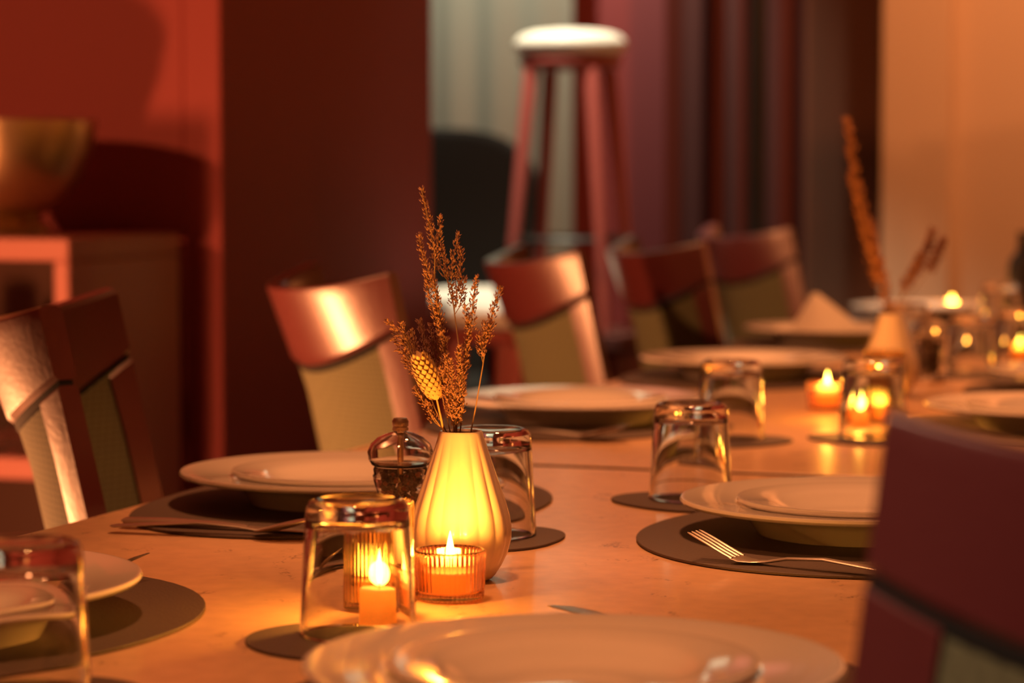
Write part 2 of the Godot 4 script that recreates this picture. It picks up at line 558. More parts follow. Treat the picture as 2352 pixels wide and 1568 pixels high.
func spoon_thing(label: String, at: Vector3, turn: float) -> Node3D:
	var o := thing("spoon", label, "spoon", at, turn, "steel spoons")
	part("handle", bar([Vector3(-0.125, 0.0030, 0), Vector3(-0.120, 0.0034, 0), Vector3(-0.08, 0.0065, 0), Vector3(-0.035, 0.0095, 0), Vector3(0.0, 0.0070, 0), Vector3(0.024, 0.0042, 0)], [0.003, 0.0088, 0.0078, 0.005, 0.0032, 0.0036], [0.0008, 0.0014, 0.0014, 0.0015, 0.0016, 0.0014], 12).mesh(), mats["steel"], o)
	var s := Shape.new()
	var rings := []
	for k in 9:
		var u := k / 8.0
		var half := 0.020 * pow(maxf(sin(PI * (0.06 + 0.90 * pow(u, 0.85))), 0.02), 0.62)
		var x := 0.020 + 0.066 * u
		var rise := 0.0034 + 0.0175 * pow(u, 1.7)
		var p := PackedVector3Array()
		for j in 9:
			var w := -1.0 + j / 4.0
			p.append(Vector3(x, rise + 0.0045 * w * w * sin(PI * minf(u + 0.1, 1.0)), half * w))
		for j in 9:
			var w := 1.0 - j / 4.0
			p.append(Vector3(x, rise + 0.0045 * w * w * sin(PI * minf(u + 0.1, 1.0)) - 0.0012, half * w * 1.01))
		rings.append(p)
	s.loft(rings)
	part("bowl", s.outward().mesh(60.0), mats["steel"], o)
	return o

func settings() -> void:
	# woven-edge leather mats, each under a stack of two plates
	var mat_mesh := slab(blob_outline(0.195, 0.262, 2.15, 0.028), 0.0, 0.0028, 0.0012).mesh()
	var big := plate_mesh(0.1675, 0.033, 0.096)
	var small := plate_mesh(0.1155, 0.026, 0.058)
	# spot (along, across), how the plate is told apart
	var seats := [
		[2.425, -1.018, "behind the pepper mill"], [3.32, -1.055, "behind the dried flowers and the upturned tumbler"], [4.12, -1.03, "in front of the third chair back"],
		[2.366, -0.479, "half hidden by the big burgundy chair"], [1.52, -0.487, "at the bottom edge, nearest of all"], [1.675, -1.05, "beside the cropped tumbler in the lower left corner"],
		[3.42, -0.44, "just above the big burgundy chair"], [4.97, -1.07, "far off, with a folded napkin"], [5.83, -1.04, "at the far end of the left side"], [4.04, -0.455, "far off on the right, behind the yellow streaks"],
	]
	var mat0: MeshInstance3D
	var big0: MeshInstance3D
	var small0: MeshInstance3D
	for k in seats.size():
		var e: Array = seats[k]
		var flip := 0.0 if e[1] < -0.8 else PI
		var p := on(e[0], e[1], TOP + 0.0003)
		var lm := "dark grey-brown leather placemat under the plates " + String(e[2])
		var lb := "wide white dinner plate " + String(e[2])
		var ls := "small stacked white plate " + String(e[2])
		if k == 0:
			mat0 = single("placemat", mat_mesh, mats["mat_leather"], lm, "placemat", p, TURN + flip, "leather placemats")
			big0 = single("dinner_plate", big, mats["glazed_white"], lb, "plate", p + Vector3(0, 0.0031, 0), 0.0, "wide dinner plates")
			small0 = single("side_plate", small, mats["glazed_white"], ls, "plate", p + Vector3(0, 0.0106, 0), 0.0, "small stacked plates")
		else:
			copy(mat0, lm, p, TURN + flip)
			copy(big0, lb, p + Vector3(0, 0.0031, 0))
			if k != 7:
				copy(small0, ls, p + Vector3(0, 0.0106, 0))
	# napkin folded to a peak on the far plate
	var s := Shape.new()
	var rings := []
	for i in 13:
		var u := i / 12.0
		var p := PackedVector3Array()
		for j in 24:
			var a := TAU * j / 24
			var rr := 0.062 * (1.0 - 0.93 * u) * (1.0 + 0.10 * cos(3.0 * a + 1.0) * (1.0 - u))
			p.append(Vector3(cos(a) * rr * 1.35 - 0.035 * u, 0.085 * pow(u, 0.9), sin(a) * rr))
		rings.append(p)
	s.loft(rings)
	single("folded_napkin", s.outward().mesh(50.0), mats["napkin_linen"], "cream cloth napkin folded to a peak on the far plate", "napkin", on(4.97, -1.07, TOP + 0.0146), 0.4)
	# cutlery
	var lie := TOP + 0.0033
	knife_thing("steel knife lying beside the spoon on the left placemat", on(2.195, -1.02, lie), TURN)
	spoon_thing("steel spoon on the front rim of the left placemat", on(2.168, -1.02, lie), TURN + 0.05)
	spoon_thing("steel spoon on the placemat behind the vase", on(3.085, -1.0, lie), TURN + 0.05)
	fork_thing("steel fork with tines up in front of the right-hand plate", Vector3(0.232, lie, -2.182), TURN + PI - 0.28)
	fork_thing("steel fork whose dark tines peep out behind the lower left plate", Vector3(-0.385, TOP + 0.0033, -2.127), TURN)
	knife_thing("steel knife whose round tip peeps out behind the front plate", Vector3(0.089, TOP + 0.0033, -1.884), 2.094)
	knife_thing("steel knife tip showing behind the right-hand plate", on(2.79, -0.49, TOP + 0.0003), TURN + PI)

# ---------------------------------------------------------------- candles
func flame_mesh() -> ArrayMesh:
	return lathe([Vector2(0, 0), Vector2(0.0018, 0.0012), Vector2(0.0031, 0.0055), Vector2(0.0034, 0.0090), Vector2(0.0028, 0.0150), Vector2(0.0015, 0.0220), Vector2(0.0, 0.0285)], 10).mesh(80.0)

func candle(label: String, at: Vector3, r: float, h: float, e: float, flame: ArrayMesh, lean := 0.0) -> Node3D:
	var o := thing("tealight_candle", label, "candle", at, 0.0, "lit tealight candles")
	part("wax", lathe([Vector2(0, 0), Vector2(r - 0.001, 0), Vector2(r, 0.001), Vector2(r, h - 0.0012), Vector2(r - 0.0012, h), Vector2(r - 0.004, h - 0.0016), Vector2(0, h - 0.002)], 40).mesh(), mats["wax"], o)
	part("wick", bar([Vector3(0, h - 0.004, 0), Vector3(0.0003, h + 0.002, 0), Vector3(0.0008, h + 0.005, 0)], [0.0007, 0.0007, 0.0005], [0.0007, 0.0007, 0.0005], 8).mesh(), mats["wick"], o)
	part("flame", flame, mats["flame"], o, Transform3D(Basis(Vector3(0, 0, 1), lean), Vector3(0.0005, h + 0.0028, 0)))
	var l := OmniLight3D.new()
	l.name = "flame_light"
	o.add_child(l, true)
	l.position = Vector3(0.0005, h + 0.0115, 0)
	l.light_color = FIRE
	l.light_energy = e
	l.light_size = 0.003
	l.omni_range = 10.0
	l.omni_attenuation = 2.0
	l.shadow_enabled = true
	return o

func ribbed_holder(called: String, label: String, at: Vector3, r: float, h: float, mat: Material) -> void:
	var rb := r * 0.93
	var prof := [Vector2(0, 0.0012), Vector2(rb - 0.008, 0.001), Vector2(rb - 0.004, 0.0), Vector2(rb - 0.001, 0.0012), Vector2(rb, 0.003), Vector2(rb + (r - rb) * 0.5, h * 0.5), Vector2(r - 0.0002, h - 0.004), Vector2(r, h - 0.0018), Vector2(r - 0.0008, h - 0.0003), Vector2(r - 0.0016, h), Vector2(r - 0.0026, h - 0.0008), Vector2(r - 0.0030, h - 0.003), Vector2(rb - 0.0028, 0.009), Vector2(rb - 0.005, 0.0068), Vector2(0, 0.0062)]
	var amps := [0, 0.0, 0.01, 0.02, 0.026, 0.026, 0.024, 0.006, 0.0, 0, 0, 0, 0, 0, 0]
	single(called, lathe(prof, 264, 44, amps).mesh(60.0), mat, label, "candle holder", at)

func candles() -> void:
	var f := flame_mesh()
	var y := TOP + 0.0004
	var p := Vector3(-0.049, y, -2.033)
	ribbed_holder("ribbed_candle_holder", "short rose glass ribbed candle holder in front of the ridged vase", p, 0.0283, 0.040, mats["rose_glass"])
	candle("lit candle filling the short ribbed holder in front of the vase", p + Vector3(0, 0.0070, 0), 0.0228, 0.0165, 0.06, f)
	p = Vector3(-0.106, y, -2.023)
	ribbed_holder("ribbed_candle_glass", "tall amber ribbed candle glass behind the upturned front tumbler", p, 0.0295, 0.0800, mats["amber_glass"])
	candle("lit candle glowing inside the tall amber ribbed glass", p + Vector3(0, 0.0070, 0), 0.0190, 0.018, 0.065, f)
	candle("small bare candle with a pointed flame seen through the front tumbler", Vector3(-0.098, y, -1.951), 0.0167, 0.027, 0.05, f)
	p = Vector3(0.443, y, -3.66)
	ribbed_holder("ribbed_candle_holder", "dark red ribbed candle holder left of the glowing far tumbler", p, 0.0283, 0.040, mats["rose_glass"])
	candle("lit candle in the dark red holder left of the far tumbler", p + Vector3(0, 0.0070, 0), 0.0228, 0.0165, 0.06, f)
	candle("lit candle low behind the left half of the glowing far tumbler", Vector3(0.462, y, -3.50), 0.0167, 0.024, 0.03, f)
	p = Vector3(0.513, y, -3.58)
	ribbed_holder("ribbed_candle_glass", "tall amber ribbed candle glass behind the glowing far tumbler", p, 0.0295, 0.0885, mats["amber_glass"])
	candle("lit candle in the tall amber glass behind the far tumbler", p + Vector3(0, 0.0070, 0), 0.0190, 0.018, 0.08, f)
	p = Vector3(0.92, y, -4.72)
	ribbed_holder("ribbed_candle_holder", "short ribbed candle holder at the far right picture edge", p, 0.0283, 0.040, mats["amber_glass"])
	candle("lit candle in the short holder at the right picture edge", p + Vector3(0, 0.0070, 0), 0.0228, 0.0165, 0.06, f)
	candle("tiny far candle flame above the row of distant glasses", Vector3(1.011, y, -6.0), 0.0167, 0.030, 0.03, f).get_node("flame").scale = Vector3(0.8, 0.6, 0.8)

# ---------------------------------------------------------------- tumblers
func glasses() -> void:
	var prof := [Vector2(0, 0.0838), Vector2(0.022, 0.0832), Vector2(0.0300, 0.0815), Vector2(0.0338, 0.0775), Vector2(0.0398, 0.0030), Vector2(0.0400, 0.0012), Vector2(0.0407, 0.0002), Vector2(0.0418, 0.0002), Vector2(0.0425, 0.0012), Vector2(0.0424, 0.0032), Vector2(0.0379, 0.0860), Vector2(0.0372, 0.0925), Vector2(0.0350, 0.0965), Vector2(0.0315, 0.0983), Vector2(0.0285, 0.0978), Vector2(0.024, 0.0962), Vector2(0, 0.0952)]
	var m := lathe(prof, 96).mesh(60.0)
	var coaster := slab(blob_outline(0.071, 0.081, 2.1, 0.04, 56), 0.0, 0.0025, 0.001).mesh()
	var first: MeshInstance3D
	var pad: MeshInstance3D
	var list := [
		[Vector3(-0.111, 0, -1.867), "in front of the candles", 2.4], [Vector3(0.182, 0, -2.646), "right of centre, before the table seam", 0.5], [Vector3(0.272, 0, -3.237), "behind the tumbler at the seam", 2.2],
		[Vector3(-0.02, 0, -2.381), "half hidden by the ridged vase", 2.7], [Vector3(-0.312, 0, -1.655), "cropped by the lower left corner", 2.2], [Vector3(0.452, 0, -3.262), "glowing yellow before the far candles", 0.5],
		[Vector3(0.752, 0, -4.26), "far right, streaked yellow", 0.8], [Vector3(0.70, 0, -4.62), "far off, beside the dark far pepper mill", 1.9], [Vector3(0.86, 0, -4.42), "at the right edge before the last candle", 1.1], [Vector3(1.02, 0, -5.45), "farthest off, on the third table", 0.2],
	]
	for k in list.size():
		var e: Array = list[k]
		var p: Vector3 = e[0]
		p.y = TOP + 0.0003
		var lc := "dark leather coaster under the tumbler " + String(e[1])
		var lg := "clear tumbler standing upside down, " + String(e[1])
		if k == 0:
			pad = single("coaster", coaster, mats["mat_leather"], lc, "coaster", p + on(-0.012, 0.0), e[2], "leather coasters")
			first = single("tumbler", m, mats["glass"], lg, "tumbler", p + Vector3(0, 0.0027, 0), 0.0, "upturned tumblers")
		else:
			copy(pad, lc, p + on(-0.012, 0.0), e[2])
			copy(first, lg, p + Vector3(0, 0.0027, 0))

# ---------------------------------------------------------------- vases and dried flowers
func floret(s: Shape, at: Vector3, d: Vector3, side: Vector3, l: float, w: float) -> void:
	var b := s.v.size()
	var n := d.cross(side)
	s.v.append(at)
	s.v.append(at + d * l * 0.5 + side * w)
	s.v.append(at + d * l * 0.45 + n * w * 0.6)
	s.v.append(at + d * l * 0.5 - side * w)
	s.v.append(at + d * l * 0.45 - n * w * 0.6)
	s.v.append(at + d * l)
	for k in 4:
		var a := b + 1 + k
		var c := b + 1 + (k + 1) % 4
		s.tri(b, a, c)
		s.tri(b + 5, c, a)

func along_path(pts: Array, u: float) -> Vector3:
	var total := 0.0
	for i in pts.size() - 1:
		total += pts[i].distance_to(pts[i + 1])
	var want := u * total
	for i in pts.size() - 1:
		var d: float = pts[i].distance_to(pts[i + 1])
		if want <= d or i == pts.size() - 2:
			return pts[i].lerp(pts[i + 1], clampf(want / maxf(d, 1e-6), 0.0, 1.0))
		want -= d
	return pts[-1]

# (x, y) pairs in tenths of a millimetre over the vase's base; depth grows with height
func path3(flat: Array, depth: float, bow: float) -> Array:
	var out := []
	for i in range(0, flat.size(), 2):
		var h: float = maxf(0.0, float(flat[i + 1]) * 1e-4 - 0.115)
		out.append(Vector3(float(flat[i]) * 1e-4, float(flat[i + 1]) * 1e-4, depth * h + bow * h * h))
	return out

func sprig(called: String, label: String, group: String, at: Vector3, stem: Array, plumes: Array, depth: float, rng: RandomNumberGenerator, dense: float, spread: float, len: float, stem_r: float, fm: Material, root_drop := 0.03) -> void:
	var o := thing(called, label, "dried flower", at, 0.0, group)
	var sp := path3(stem, depth, 0.0)
	sp.push_front(sp[0] + Vector3(-sp[0].x * 0.35, -root_drop, -sp[0].z * 0.5))
	var st := Shape.new()
	var w := []
	for i in sp.size():
		w.append(stem_r * (1.0 - 0.6 * i / sp.size()))
	st.add(bar(sp, w, w, 7, Vector3.BACK))
	var fl := Shape.new()
	for k in plumes.size():
		var q := path3(plumes[k], depth, 0.0)
		var shift := rng.randf_range(-0.006, 0.006)
		for i in range(1, q.size()):
			q[i] += Vector3(0, 0, shift * i / (q.size() - 1.0))
		# a thin twig from the stem carries each plume
		var nearest: Vector3 = sp[0]
		for i in 60:
			var c := along_path(sp, i / 59.0)
			if c.y < q[0].y - 0.004 and c.distance_to(q[0]) + 0.001 < nearest.distance_to(q[0]):
				nearest = c
		var tw := [nearest, q[0]]
		tw.append_array(q.slice(1))
		var tr := []
		for i in tw.size():
			tr.append(stem_r * 0.5)
		st.add(bar(tw, tr, tr, 5, Vector3.BACK))
		var total := 0.0
		for i in q.size() - 1:
			total += q[i].distance_to(q[i + 1])
		var n := int(total * dense)
		for i in n:
			var u := (i + rng.randf()) / n
			var c := along_path(q, u)
			var d := (along_path(q, minf(u + 0.06, 1.0)) - along_path(q, maxf(u - 0.06, 0.0))).normalized()
			var a := rng.randf() * TAU
			var x := d.cross(Vector3.BACK).normalized()
			var side := x * cos(a) + d.cross(x) * sin(a)
			# small side clusters, thinner to the tip
			var lump := 0.55 + 0.45 * absf(sin(u * total * 420.0 + k))
			var rr := spread * lump * (1.0 - 0.62 * u) * sqrt(rng.randf())
			var g := (d * 1.0 + side * rng.randf_range(0.25, 1.1)).normalized()
			floret(fl, c + side * rr, g, g.cross(side).normalized(), len * rng.randf_range(0.6, 1.2), len * rng.randf_range(0.18, 0.3))
	part("stem", st.mesh(70.0), mats["dry_stem"], o)
	var fp := part("florets", fl.mesh(10.0), fm, o)
	fp.set_meta("kind", "stuff")

func vase_mesh() -> ArrayMesh:
	var prof := [Vector2(0, 0.0015), Vector2(0.019, 0.001), Vector2(0.0225, 0.0), Vector2(0.0255, 0.0012), Vector2(0.0285, 0.0045), Vector2(0.0335, 0.0125), Vector2(0.0384, 0.023), Vector2(0.0412, 0.034), Vector2(0.0414, 0.043), Vector2(0.0398, 0.053), Vector2(0.0366, 0.064), Vector2(0.0325, 0.076), Vector2(0.0285, 0.088), Vector2(0.0246, 0.100), Vector2(0.0210, 0.111), Vector2(0.0188, 0.118), Vector2(0.0181, 0.1212), Vector2(0.0172, 0.1226), Vector2(0.0158, 0.1224), Vector2(0.0150, 0.1208), Vector2(0.0172, 0.112), Vector2(0.024, 0.095), Vector2(0.032, 0.068), Vector2(0.035, 0.04), Vector2(0.028, 0.012), Vector2(0, 0.008)]
	var amps := [0.0, 0.0, 0.0, 0.002, 0.005, 0.011, 0.016, 0.018, 0.020, 0.021, 0.022, 0.022, 0.020, 0.016, 0.009, 0.002, 0, 0, 0, 0, 0, 0, 0, 0, 0, 0]
	return lathe(prof, 192, 16, amps, true).mesh(35.0)

func vases() -> void:
	var m := vase_mesh()
	var at := Vector3(-0.0420, TOP + 0.0004, -2.138)
	var v0 := single("ridged_vase", m, mats["ceramic"], "white ridged bottle vase lit by the candle at its foot, in sharp focus", "vase", at, 0.0, "ridged white vases")
	var rng := RandomNumberGenerator.new()
	rng.seed = 77
	var flowers := [
		[[-54,1209,-79,1586,-137,1942,-198,2283,-213,2528,-209,2675,-260,2931,-321,3217], [[-213,2711,-260,2968,-321,3217], [-213,2631,-177,2821,-166,2986], [-170,2235,-260,2528,-321,2711,-339,2847], [-61,1319,-90,1649,-144,1942,-206,2162,-260,2345,-289,2528], [-134,1942,-180,2198,-231,2491]], "tallest brown dried sprig, reaching highest of the bouquet", 0.02],
		[[-36,1209,-18,1920,-61,2239,-115,2466,-198,2620], [[-115,2473,-137,2620,-159,2740], [-79,2455,-58,2675,-22,2839], [-43,2272,-7,2528,0,2730], [-54,2228,-72,2326,-76,2425], [-14,2235,29,2473], [-180,2528,-224,2675]], "second tallest dried sprig, forked before the bright white stools", -0.12],
		[[-7,1209,22,1502,36,1795,83,2088,115,2345,130,2499], [[22,1722,65,2015,40,2264], [83,2052,101,2308,130,2499], [-7,1466,22,1722,65,1978]], "dried sprig with a slim upright plume, second from the right", 0.1],
		[[83,1216,130,1466,180,1759,217,2015,263,2217,325,2411], [[173,1832,188,1978,202,2125], [224,1997,267,2217,325,2411], [173,1887,152,2022], [202,1942,235,2125]], "thin bare-stemmed dried sprig at the right of the bouquet", 0.05],
		[[-115,1209,-206,1392,-278,1575,-350,1759,-440,1942], [[-440,1942,-541,2059,-606,2136], [-422,1923,-466,2033,-484,2118], [-404,1869,-494,1949,-567,1978], [-386,1777,-458,1861,-523,1898], [-361,1759,-383,1942,-401,2052], [-332,1649,-422,1740,-473,1810], [-278,1612,-325,1795,-361,1887]], "many-fingered dried sprig spreading out to the left", -0.05],
		[[-87,1209,-170,1575,-260,1832,-314,2052,-343,2136], [[-278,1795,-314,1978,-343,2132], [-180,1539,-242,1777,-285,1942], [-206,1685,-231,1905,-260,2088], [-152,1649,-188,1942,-180,2162]], "dried sprig with a pale bud, behind the golden grass head", -0.2],
		[[-134,1216,-206,1319,-278,1429,-375,1575], [[-253,1392,-325,1495,-379,1583], [-213,1301,-260,1392,-274,1484]], "short dried sprig drooping low at the left, over the pepper mill", 0.15],
		[[-43,1209,-43,1575,-7,1832], [[-36,1264,-58,1575,-79,1832], [-14,1301,-7,1575,-7,1942], [-72,1319,-126,1575,-159,1759], [14,1392,7,1685,-18,1887], [-51,1356,-101,1575,-115,1869]], "dense short dried sprig filling the middle of the bouquet", 0.25],
	]
	for e in flowers:
		sprig("dried_sprig", e[2], "brown dried sprigs in the front vase", at, e[0], e[1], e[3], rng, 3300.0, 0.0048, 0.0034, 0.0007, mats["dry_floret"])
	# the golden canary grass head
	var o := thing("canary_grass", "golden scaly canary grass head on a pale stem, left of the bouquet", "dried flower", at)
	var st := [Vector3(-0.006, 0.095, 0.002), Vector3(-0.0142, 0.1230, 0.004), Vector3(-0.0165, 0.135, 0.006), Vector3(-0.0200, 0.1515, 0.010)]
	part("stem", bar(st, [0.0009, 0.0009, 0.0008, 0.0007], [0.0009, 0.0009, 0.0008, 0.0007], 8, Vector3.BACK).mesh(), mats["golden_bract"], o)
	var a0 := Vector3(-0.0200, 0.1510, 0.010)
	var a1 := Vector3(-0.0338, 0.1850, 0.016)
	var ax := (a1 - a0).normalized()
	var sx := ax.cross(Vector3.BACK).normalized()
	var sy := ax.cross(sx)
	part("core", bar([a0, a0.lerp(a1, 0.3), a0.lerp(a1, 0.7), a1], [0.003, 0.0062, 0.0055, 0.001], [0.003, 0.0062, 0.0055, 0.001], 12, Vector3.BACK).mesh(), mats["golden_bract"], o)
	var scale_shape := Shape.new()
	scale_shape.add(bar([Vector3(0, 0, 0), Vector3(0, 0.0020, 0.0005), Vector3(0, 0.0048, 0.0006), Vector3(0, 0.0076, -0.0002)], [0.0010, 0.0026, 0.0021, 0.0002], [0.0003, 0.0005, 0.0005, 0.0001], 6, Vector3.BACK))
	var sm := scale_shape.mesh(50.0)
	for k in 110:
		var u := (k + 0.5) / 110.0
		var g := k * 2.39996
		var r := 0.0080 * pow(sin(PI * (0.10 + 0.84 * u)), 0.7)
		var nrm := sx * cos(g) + sy * sin(g)
		var d := (ax + nrm * 0.62).normalized()
		var c := a0.lerp(a1, u) + nrm * r * 0.82 - ax * 0.002
		part("scale", sm, mats["golden_bract"], o, Transform3D(Basis(d.cross(nrm).normalized(), d, (nrm - d * nrm.dot(d)).normalized()).orthonormalized(), c))
	# the second vase with tall plumes
	var b := Vector3(0.565, TOP + 0.0004, -3.89)
	copy(v0, "white bottle vase farther back, behind the glowing tumbler", b)
	var r2 := RandomNumberGenerator.new()
	r2.seed = 5
	sprig("pampas_plume", "tallest feathery orange plume in the far vase", "feathery plumes in the far vase", b, [-30,1220,-190,1800,-390,2450,-550,3180,-690,4100], [[-150,1650,-390,2450,-550,3180,-690,4100], [-190,1800,-420,2600,-610,3300]], 0.05, r2, 1300.0, 0.012, 0.010, 0.0012, mats["pampas"])
	sprig("pampas_plume", "shorter feathery orange plume beside the tallest one in the far vase", "feathery plumes in the far vase", b, [-10,1220,-60,1700,-150,2200], [[-40,1250,-80,1700,-190,2250,-230,2560]], -0.4, r2, 1500.0, 0.009, 0.009, 0.0012, mats["pampas"])
	sprig("grass_ear", "dark dried grass ear leaning right in the far vase", "grass ears in the far vase", b, [30,1220,250,1680,500,2130], [[330,1800,500,2180,580,2480]], 0.1, r2, 3600.0, 0.010, 0.008, 0.0012, mats["dry_floret"])
	sprig("grass_ear", "outermost dried grass ear leaning right in the far vase", "grass ears in the far vase", b, [50,1220,400,1640,700,2060], [[560,1850,690,2080,790,2330]], -0.1, r2, 3600.0, 0.009, 0.008, 0.0012, mats["dry_floret"])
	sprig("grass_ear", "short dried grass ear between the plumes and the leaning ears", "grass ears in the far vase", b, [20,1220,130,1600,240,1880], [[130,1600,240,1900,310,2130]], 0.8, r2, 3600.0, 0.009, 0.008, 0.0012, mats["dry_floret"])

# ---------------------------------------------------------------- pepper mills
func mills() -> void:
	var at := Vector3(-0.1000, TOP + 0.0004, -2.33)
	var o := thing("pepper_mill", "clear acrylic pepper mill with a steel knob, left of the vase", "pepper mill", at, 0.0, "clear pepper mills")
	var lid := part("lid", lathe([Vector2(0, 0.0745), Vector2(0.023, 0.0744), Vector2(0.0256, 0.0758), Vector2(0.0270, 0.0792), Vector2(0.0274, 0.0848), Vector2(0.0248, 0.0905), Vector2(0.019, 0.0955), Vector2(0.0120, 0.0988), Vector2(0.0052, 0.1008), Vector2(0.0032, 0.0985), Vector2(0.0032, 0.1030), Vector2(0.0060, 0.1028), Vector2(0.0130, 0.1010), Vector2(0.0205, 0.0975), Vector2(0.0268, 0.0918), Vector2(0.0296, 0.0850), Vector2(0.0290, 0.0785), Vector2(0.0262, 0.0735), Vector2(0.0240, 0.0722), Vector2(0, 0.0722)], 72).mesh(50.0), mats["acrylic"], o)
	part("body", lathe([Vector2(0, 0.0115), Vector2(0.018, 0.0115), Vector2(0.0196, 0.015), Vector2(0.0186, 0.034), Vector2(0.0198, 0.050), Vector2(0.0222, 0.060), Vector2(0.0222, 0.0715), Vector2(0.0235, 0.0716), Vector2(0.0246, 0.0690), Vector2(0.0240, 0.0655), Vector2(0.0252, 0.0635), Vector2(0.0246, 0.0600), Vector2(0.0222, 0.0520), Vector2(0.0205, 0.0400), Vector2(0.0206, 0.0250), Vector2(0.0226, 0.0100), Vector2(0.0245, 0.0085), Vector2(0, 0.0085)], 72).mesh(50.0), mats["acrylic"], o)
	part("grinder_base", lathe([Vector2(0, 0), Vector2(0.0255, 0), Vector2(0.0262, 0.001), Vector2(0.0258, 0.0075), Vector2(0.025, 0.0082), Vector2(0, 0.0082)], 48).mesh(), mats["mill_metal"], o)
	part("shaft", lathe([Vector2(0, 0.0130), Vector2(0.0028, 0.0130), Vector2(0.0028, 0.0715), Vector2(0.0, 0.0716)], 20).mesh(), mats["mill_metal"], o)
	part("shaft", lathe([Vector2(0, 0.0750), Vector2(0.0028, 0.0750), Vector2(0.0028, 0.1035), Vector2(0.0, 0.1036)], 20).mesh(), mats["mill_metal"], lid)
	part("knob", lathe([Vector2(0, 0.1036), Vector2(0.0064, 0.1036), Vector2(0.0070, 0.1040), Vector2(0.0070, 0.1062), Vector2(0.0060, 0.1070), Vector2(0.0070, 0.1078), Vector2(0.0072, 0.1120), Vector2(0.0058, 0.1150), Vector2(0, 0.1153)], 90, 30, [0, 0.02, 0.03, 0.03, 0, 0.02, 0.03, 0, 0]).mesh(), mats["mill_metal"], lid)
	var rng := RandomNumberGenerator.new()
	rng.seed = 4
	var dark := Shape.new()
	var red := Shape.new()
	var corn := lathe([Vector2(0, -0.0023), Vector2(0.0014, -0.0018), Vector2(0.0023, 0), Vector2(0.0014, 0.0018), Vector2(0, 0.0023)], 8)
	for k in 420:
		var y := rng.randf_range(0.0150, 0.0655)
		var rmax := 0.0160 if y < 0.050 else 0.0185
		var a := rng.randf() * TAU
		var r := sqrt(rng.randf_range(0.08, 1.0)) * rmax
		(red if k % 6 == 0 else dark).add(corn, Transform3D(Basis(Vector3(rng.randf(), rng.randf(), 0.3).normalized(), rng.randf() * 3.0), Vector3(cos(a) * r, y, sin(a) * r)))
	part("peppercorns", dark.mesh(60.0), mats["peppercorn"], o).set_meta("kind", "stuff")
	part("red_peppercorns", red.mesh(60.0), mats["red_peppercorn"], o).set_meta("kind", "stuff")
	copy(o, "clear pepper mill far off, with a dark filling", Vector3(0.66, TOP + 0.0004, -4.12))

# ---------------------------------------------------------------- chairs
func back_point(a: float, h: float, r: float, recline: float) -> Vector3:
	var flare := maxf(0.0, h - 0.78) * 0.16 * (1.0 - a * a / (SPAN * SPAN))
	return Vector3(r * sin(a), h, 0.06 - r * cos(a) - (h - 0.45) * recline - flare)

func back_piece(a0: float, a1: float, low: Callable, high: Callable, ro: float, ri: float, n: int, rows: int, b: float) -> Shape:
	var s := Shape.new()
	var rings := []
	for i in n + 1:
		var a := lerpf(a0, a1, float(i) / n)
		var y0: float = low.call(a)
		var y1: float = high.call(a)
		var p := PackedVector3Array()
		for j in rows + 1:
			p.append(back_point(a, lerpf(y0 + b, y1 - b, float(j) / rows), ro, 0.215))
		p.append(back_point(a, y1 - b * 0.3, ro - b * 0.3, 0.215))
		p.append(back_point(a, y1, ro - b, 0.215))
		p.append(back_point(a, y1, ri + b, 0.215))
		p.append(back_point(a, y1 - b, ri, 0.215))
		for j in rows + 1:
			p.append(back_point(a, lerpf(y1 - b * 1.5, y0 + b, float(j) / rows), ri, 0.215))
		p.append(back_point(a, y0, ri + b, 0.215))
		p.append(back_point(a, y0, ro - b, 0.215))
		rings.append(p)
	s.loft(rings)
	return s.outward()

const SPAN := 0.803       # half the sweep of the back, radians
func rim_height(a: float) -> float:
	return 0.950 - 0.027 * (1.0 - pow(absf(a) / SPAN, 2.6))
func seam_height(a: float) -> float:
	return 0.812 + 0.063 * pow(absf(a) / SPAN, 2.0)

func make_chair() -> Node3D:
	var o := thing("dining_chair", "", "chair", Vector3.ZERO, 0.0, "burgundy chairs along the left side")
	var R := 0.29
	part("back_band", back_piece(-SPAN, SPAN, seam_height, rim_height, R, R - 0.028, 28, 6, 0.005).mesh(35.0), mats["burgundy_leather"], o)
	var tuck := func(a: float) -> float: return seam_height(a) - 0.004
	var hide := func(a: float) -> float: return seam_height(a) - 0.006
	var below := func(a: float) -> float: return seam_height(a) - 0.010
	var above := func(a: float) -> float: return seam_height(a) + 0.004
	part("piping", back_piece(-SPAN * 0.996, SPAN * 0.996, below, above, R - 0.005, R - 0.0225, 28, 2, 0.002).mesh(35.0), mats["black_cloth"], o)
	var under := func(_a: float) -> float: return 0.47
	var foot := func(_a: float) -> float: return 0.40
	part("back_panel", back_piece(-SPAN * 0.90, SPAN * 0.90, under, tuck, R - 0.007, R - 0.024, 24, 8, 0.003).mesh(35.0), mats["olive_cloth"], o)
	for sgn in [-1.0, 1.0]:
		part("back_post", back_piece(SPAN * 0.842 * sgn, SPAN * sgn, foot, hide, R - 0.0015, R - 0.027, 4, 8, 0.004).mesh(35.0), mats["burgundy_leather"], o)
	var cushion := slab(blob_outline(0.225, 0.215, 4.0, 0.0, 64), 0.44, 0.505, 0.02)
	part("seat_cushion", cushion.mesh(50.0), mats["olive_cloth"], o)
	part("seat_frame", slab(blob_outline(0.215, 0.205, 5.0, 0.0, 64), 0.395, 0.4395, 0.004).mesh(40.0), mats["dark_wood"], o)
	for x in [-0.165, 0.165]:
		for z in [-0.155, 0.155]:
			part("leg", bar([Vector3(x * 1.12, 0.0, z * 1.15), Vector3(x, 0.394, z)], [0.011, 0.019], [0.011, 0.019], 14, Vector3.BACK).mesh(), mats["dark_wood"], o)
	return o

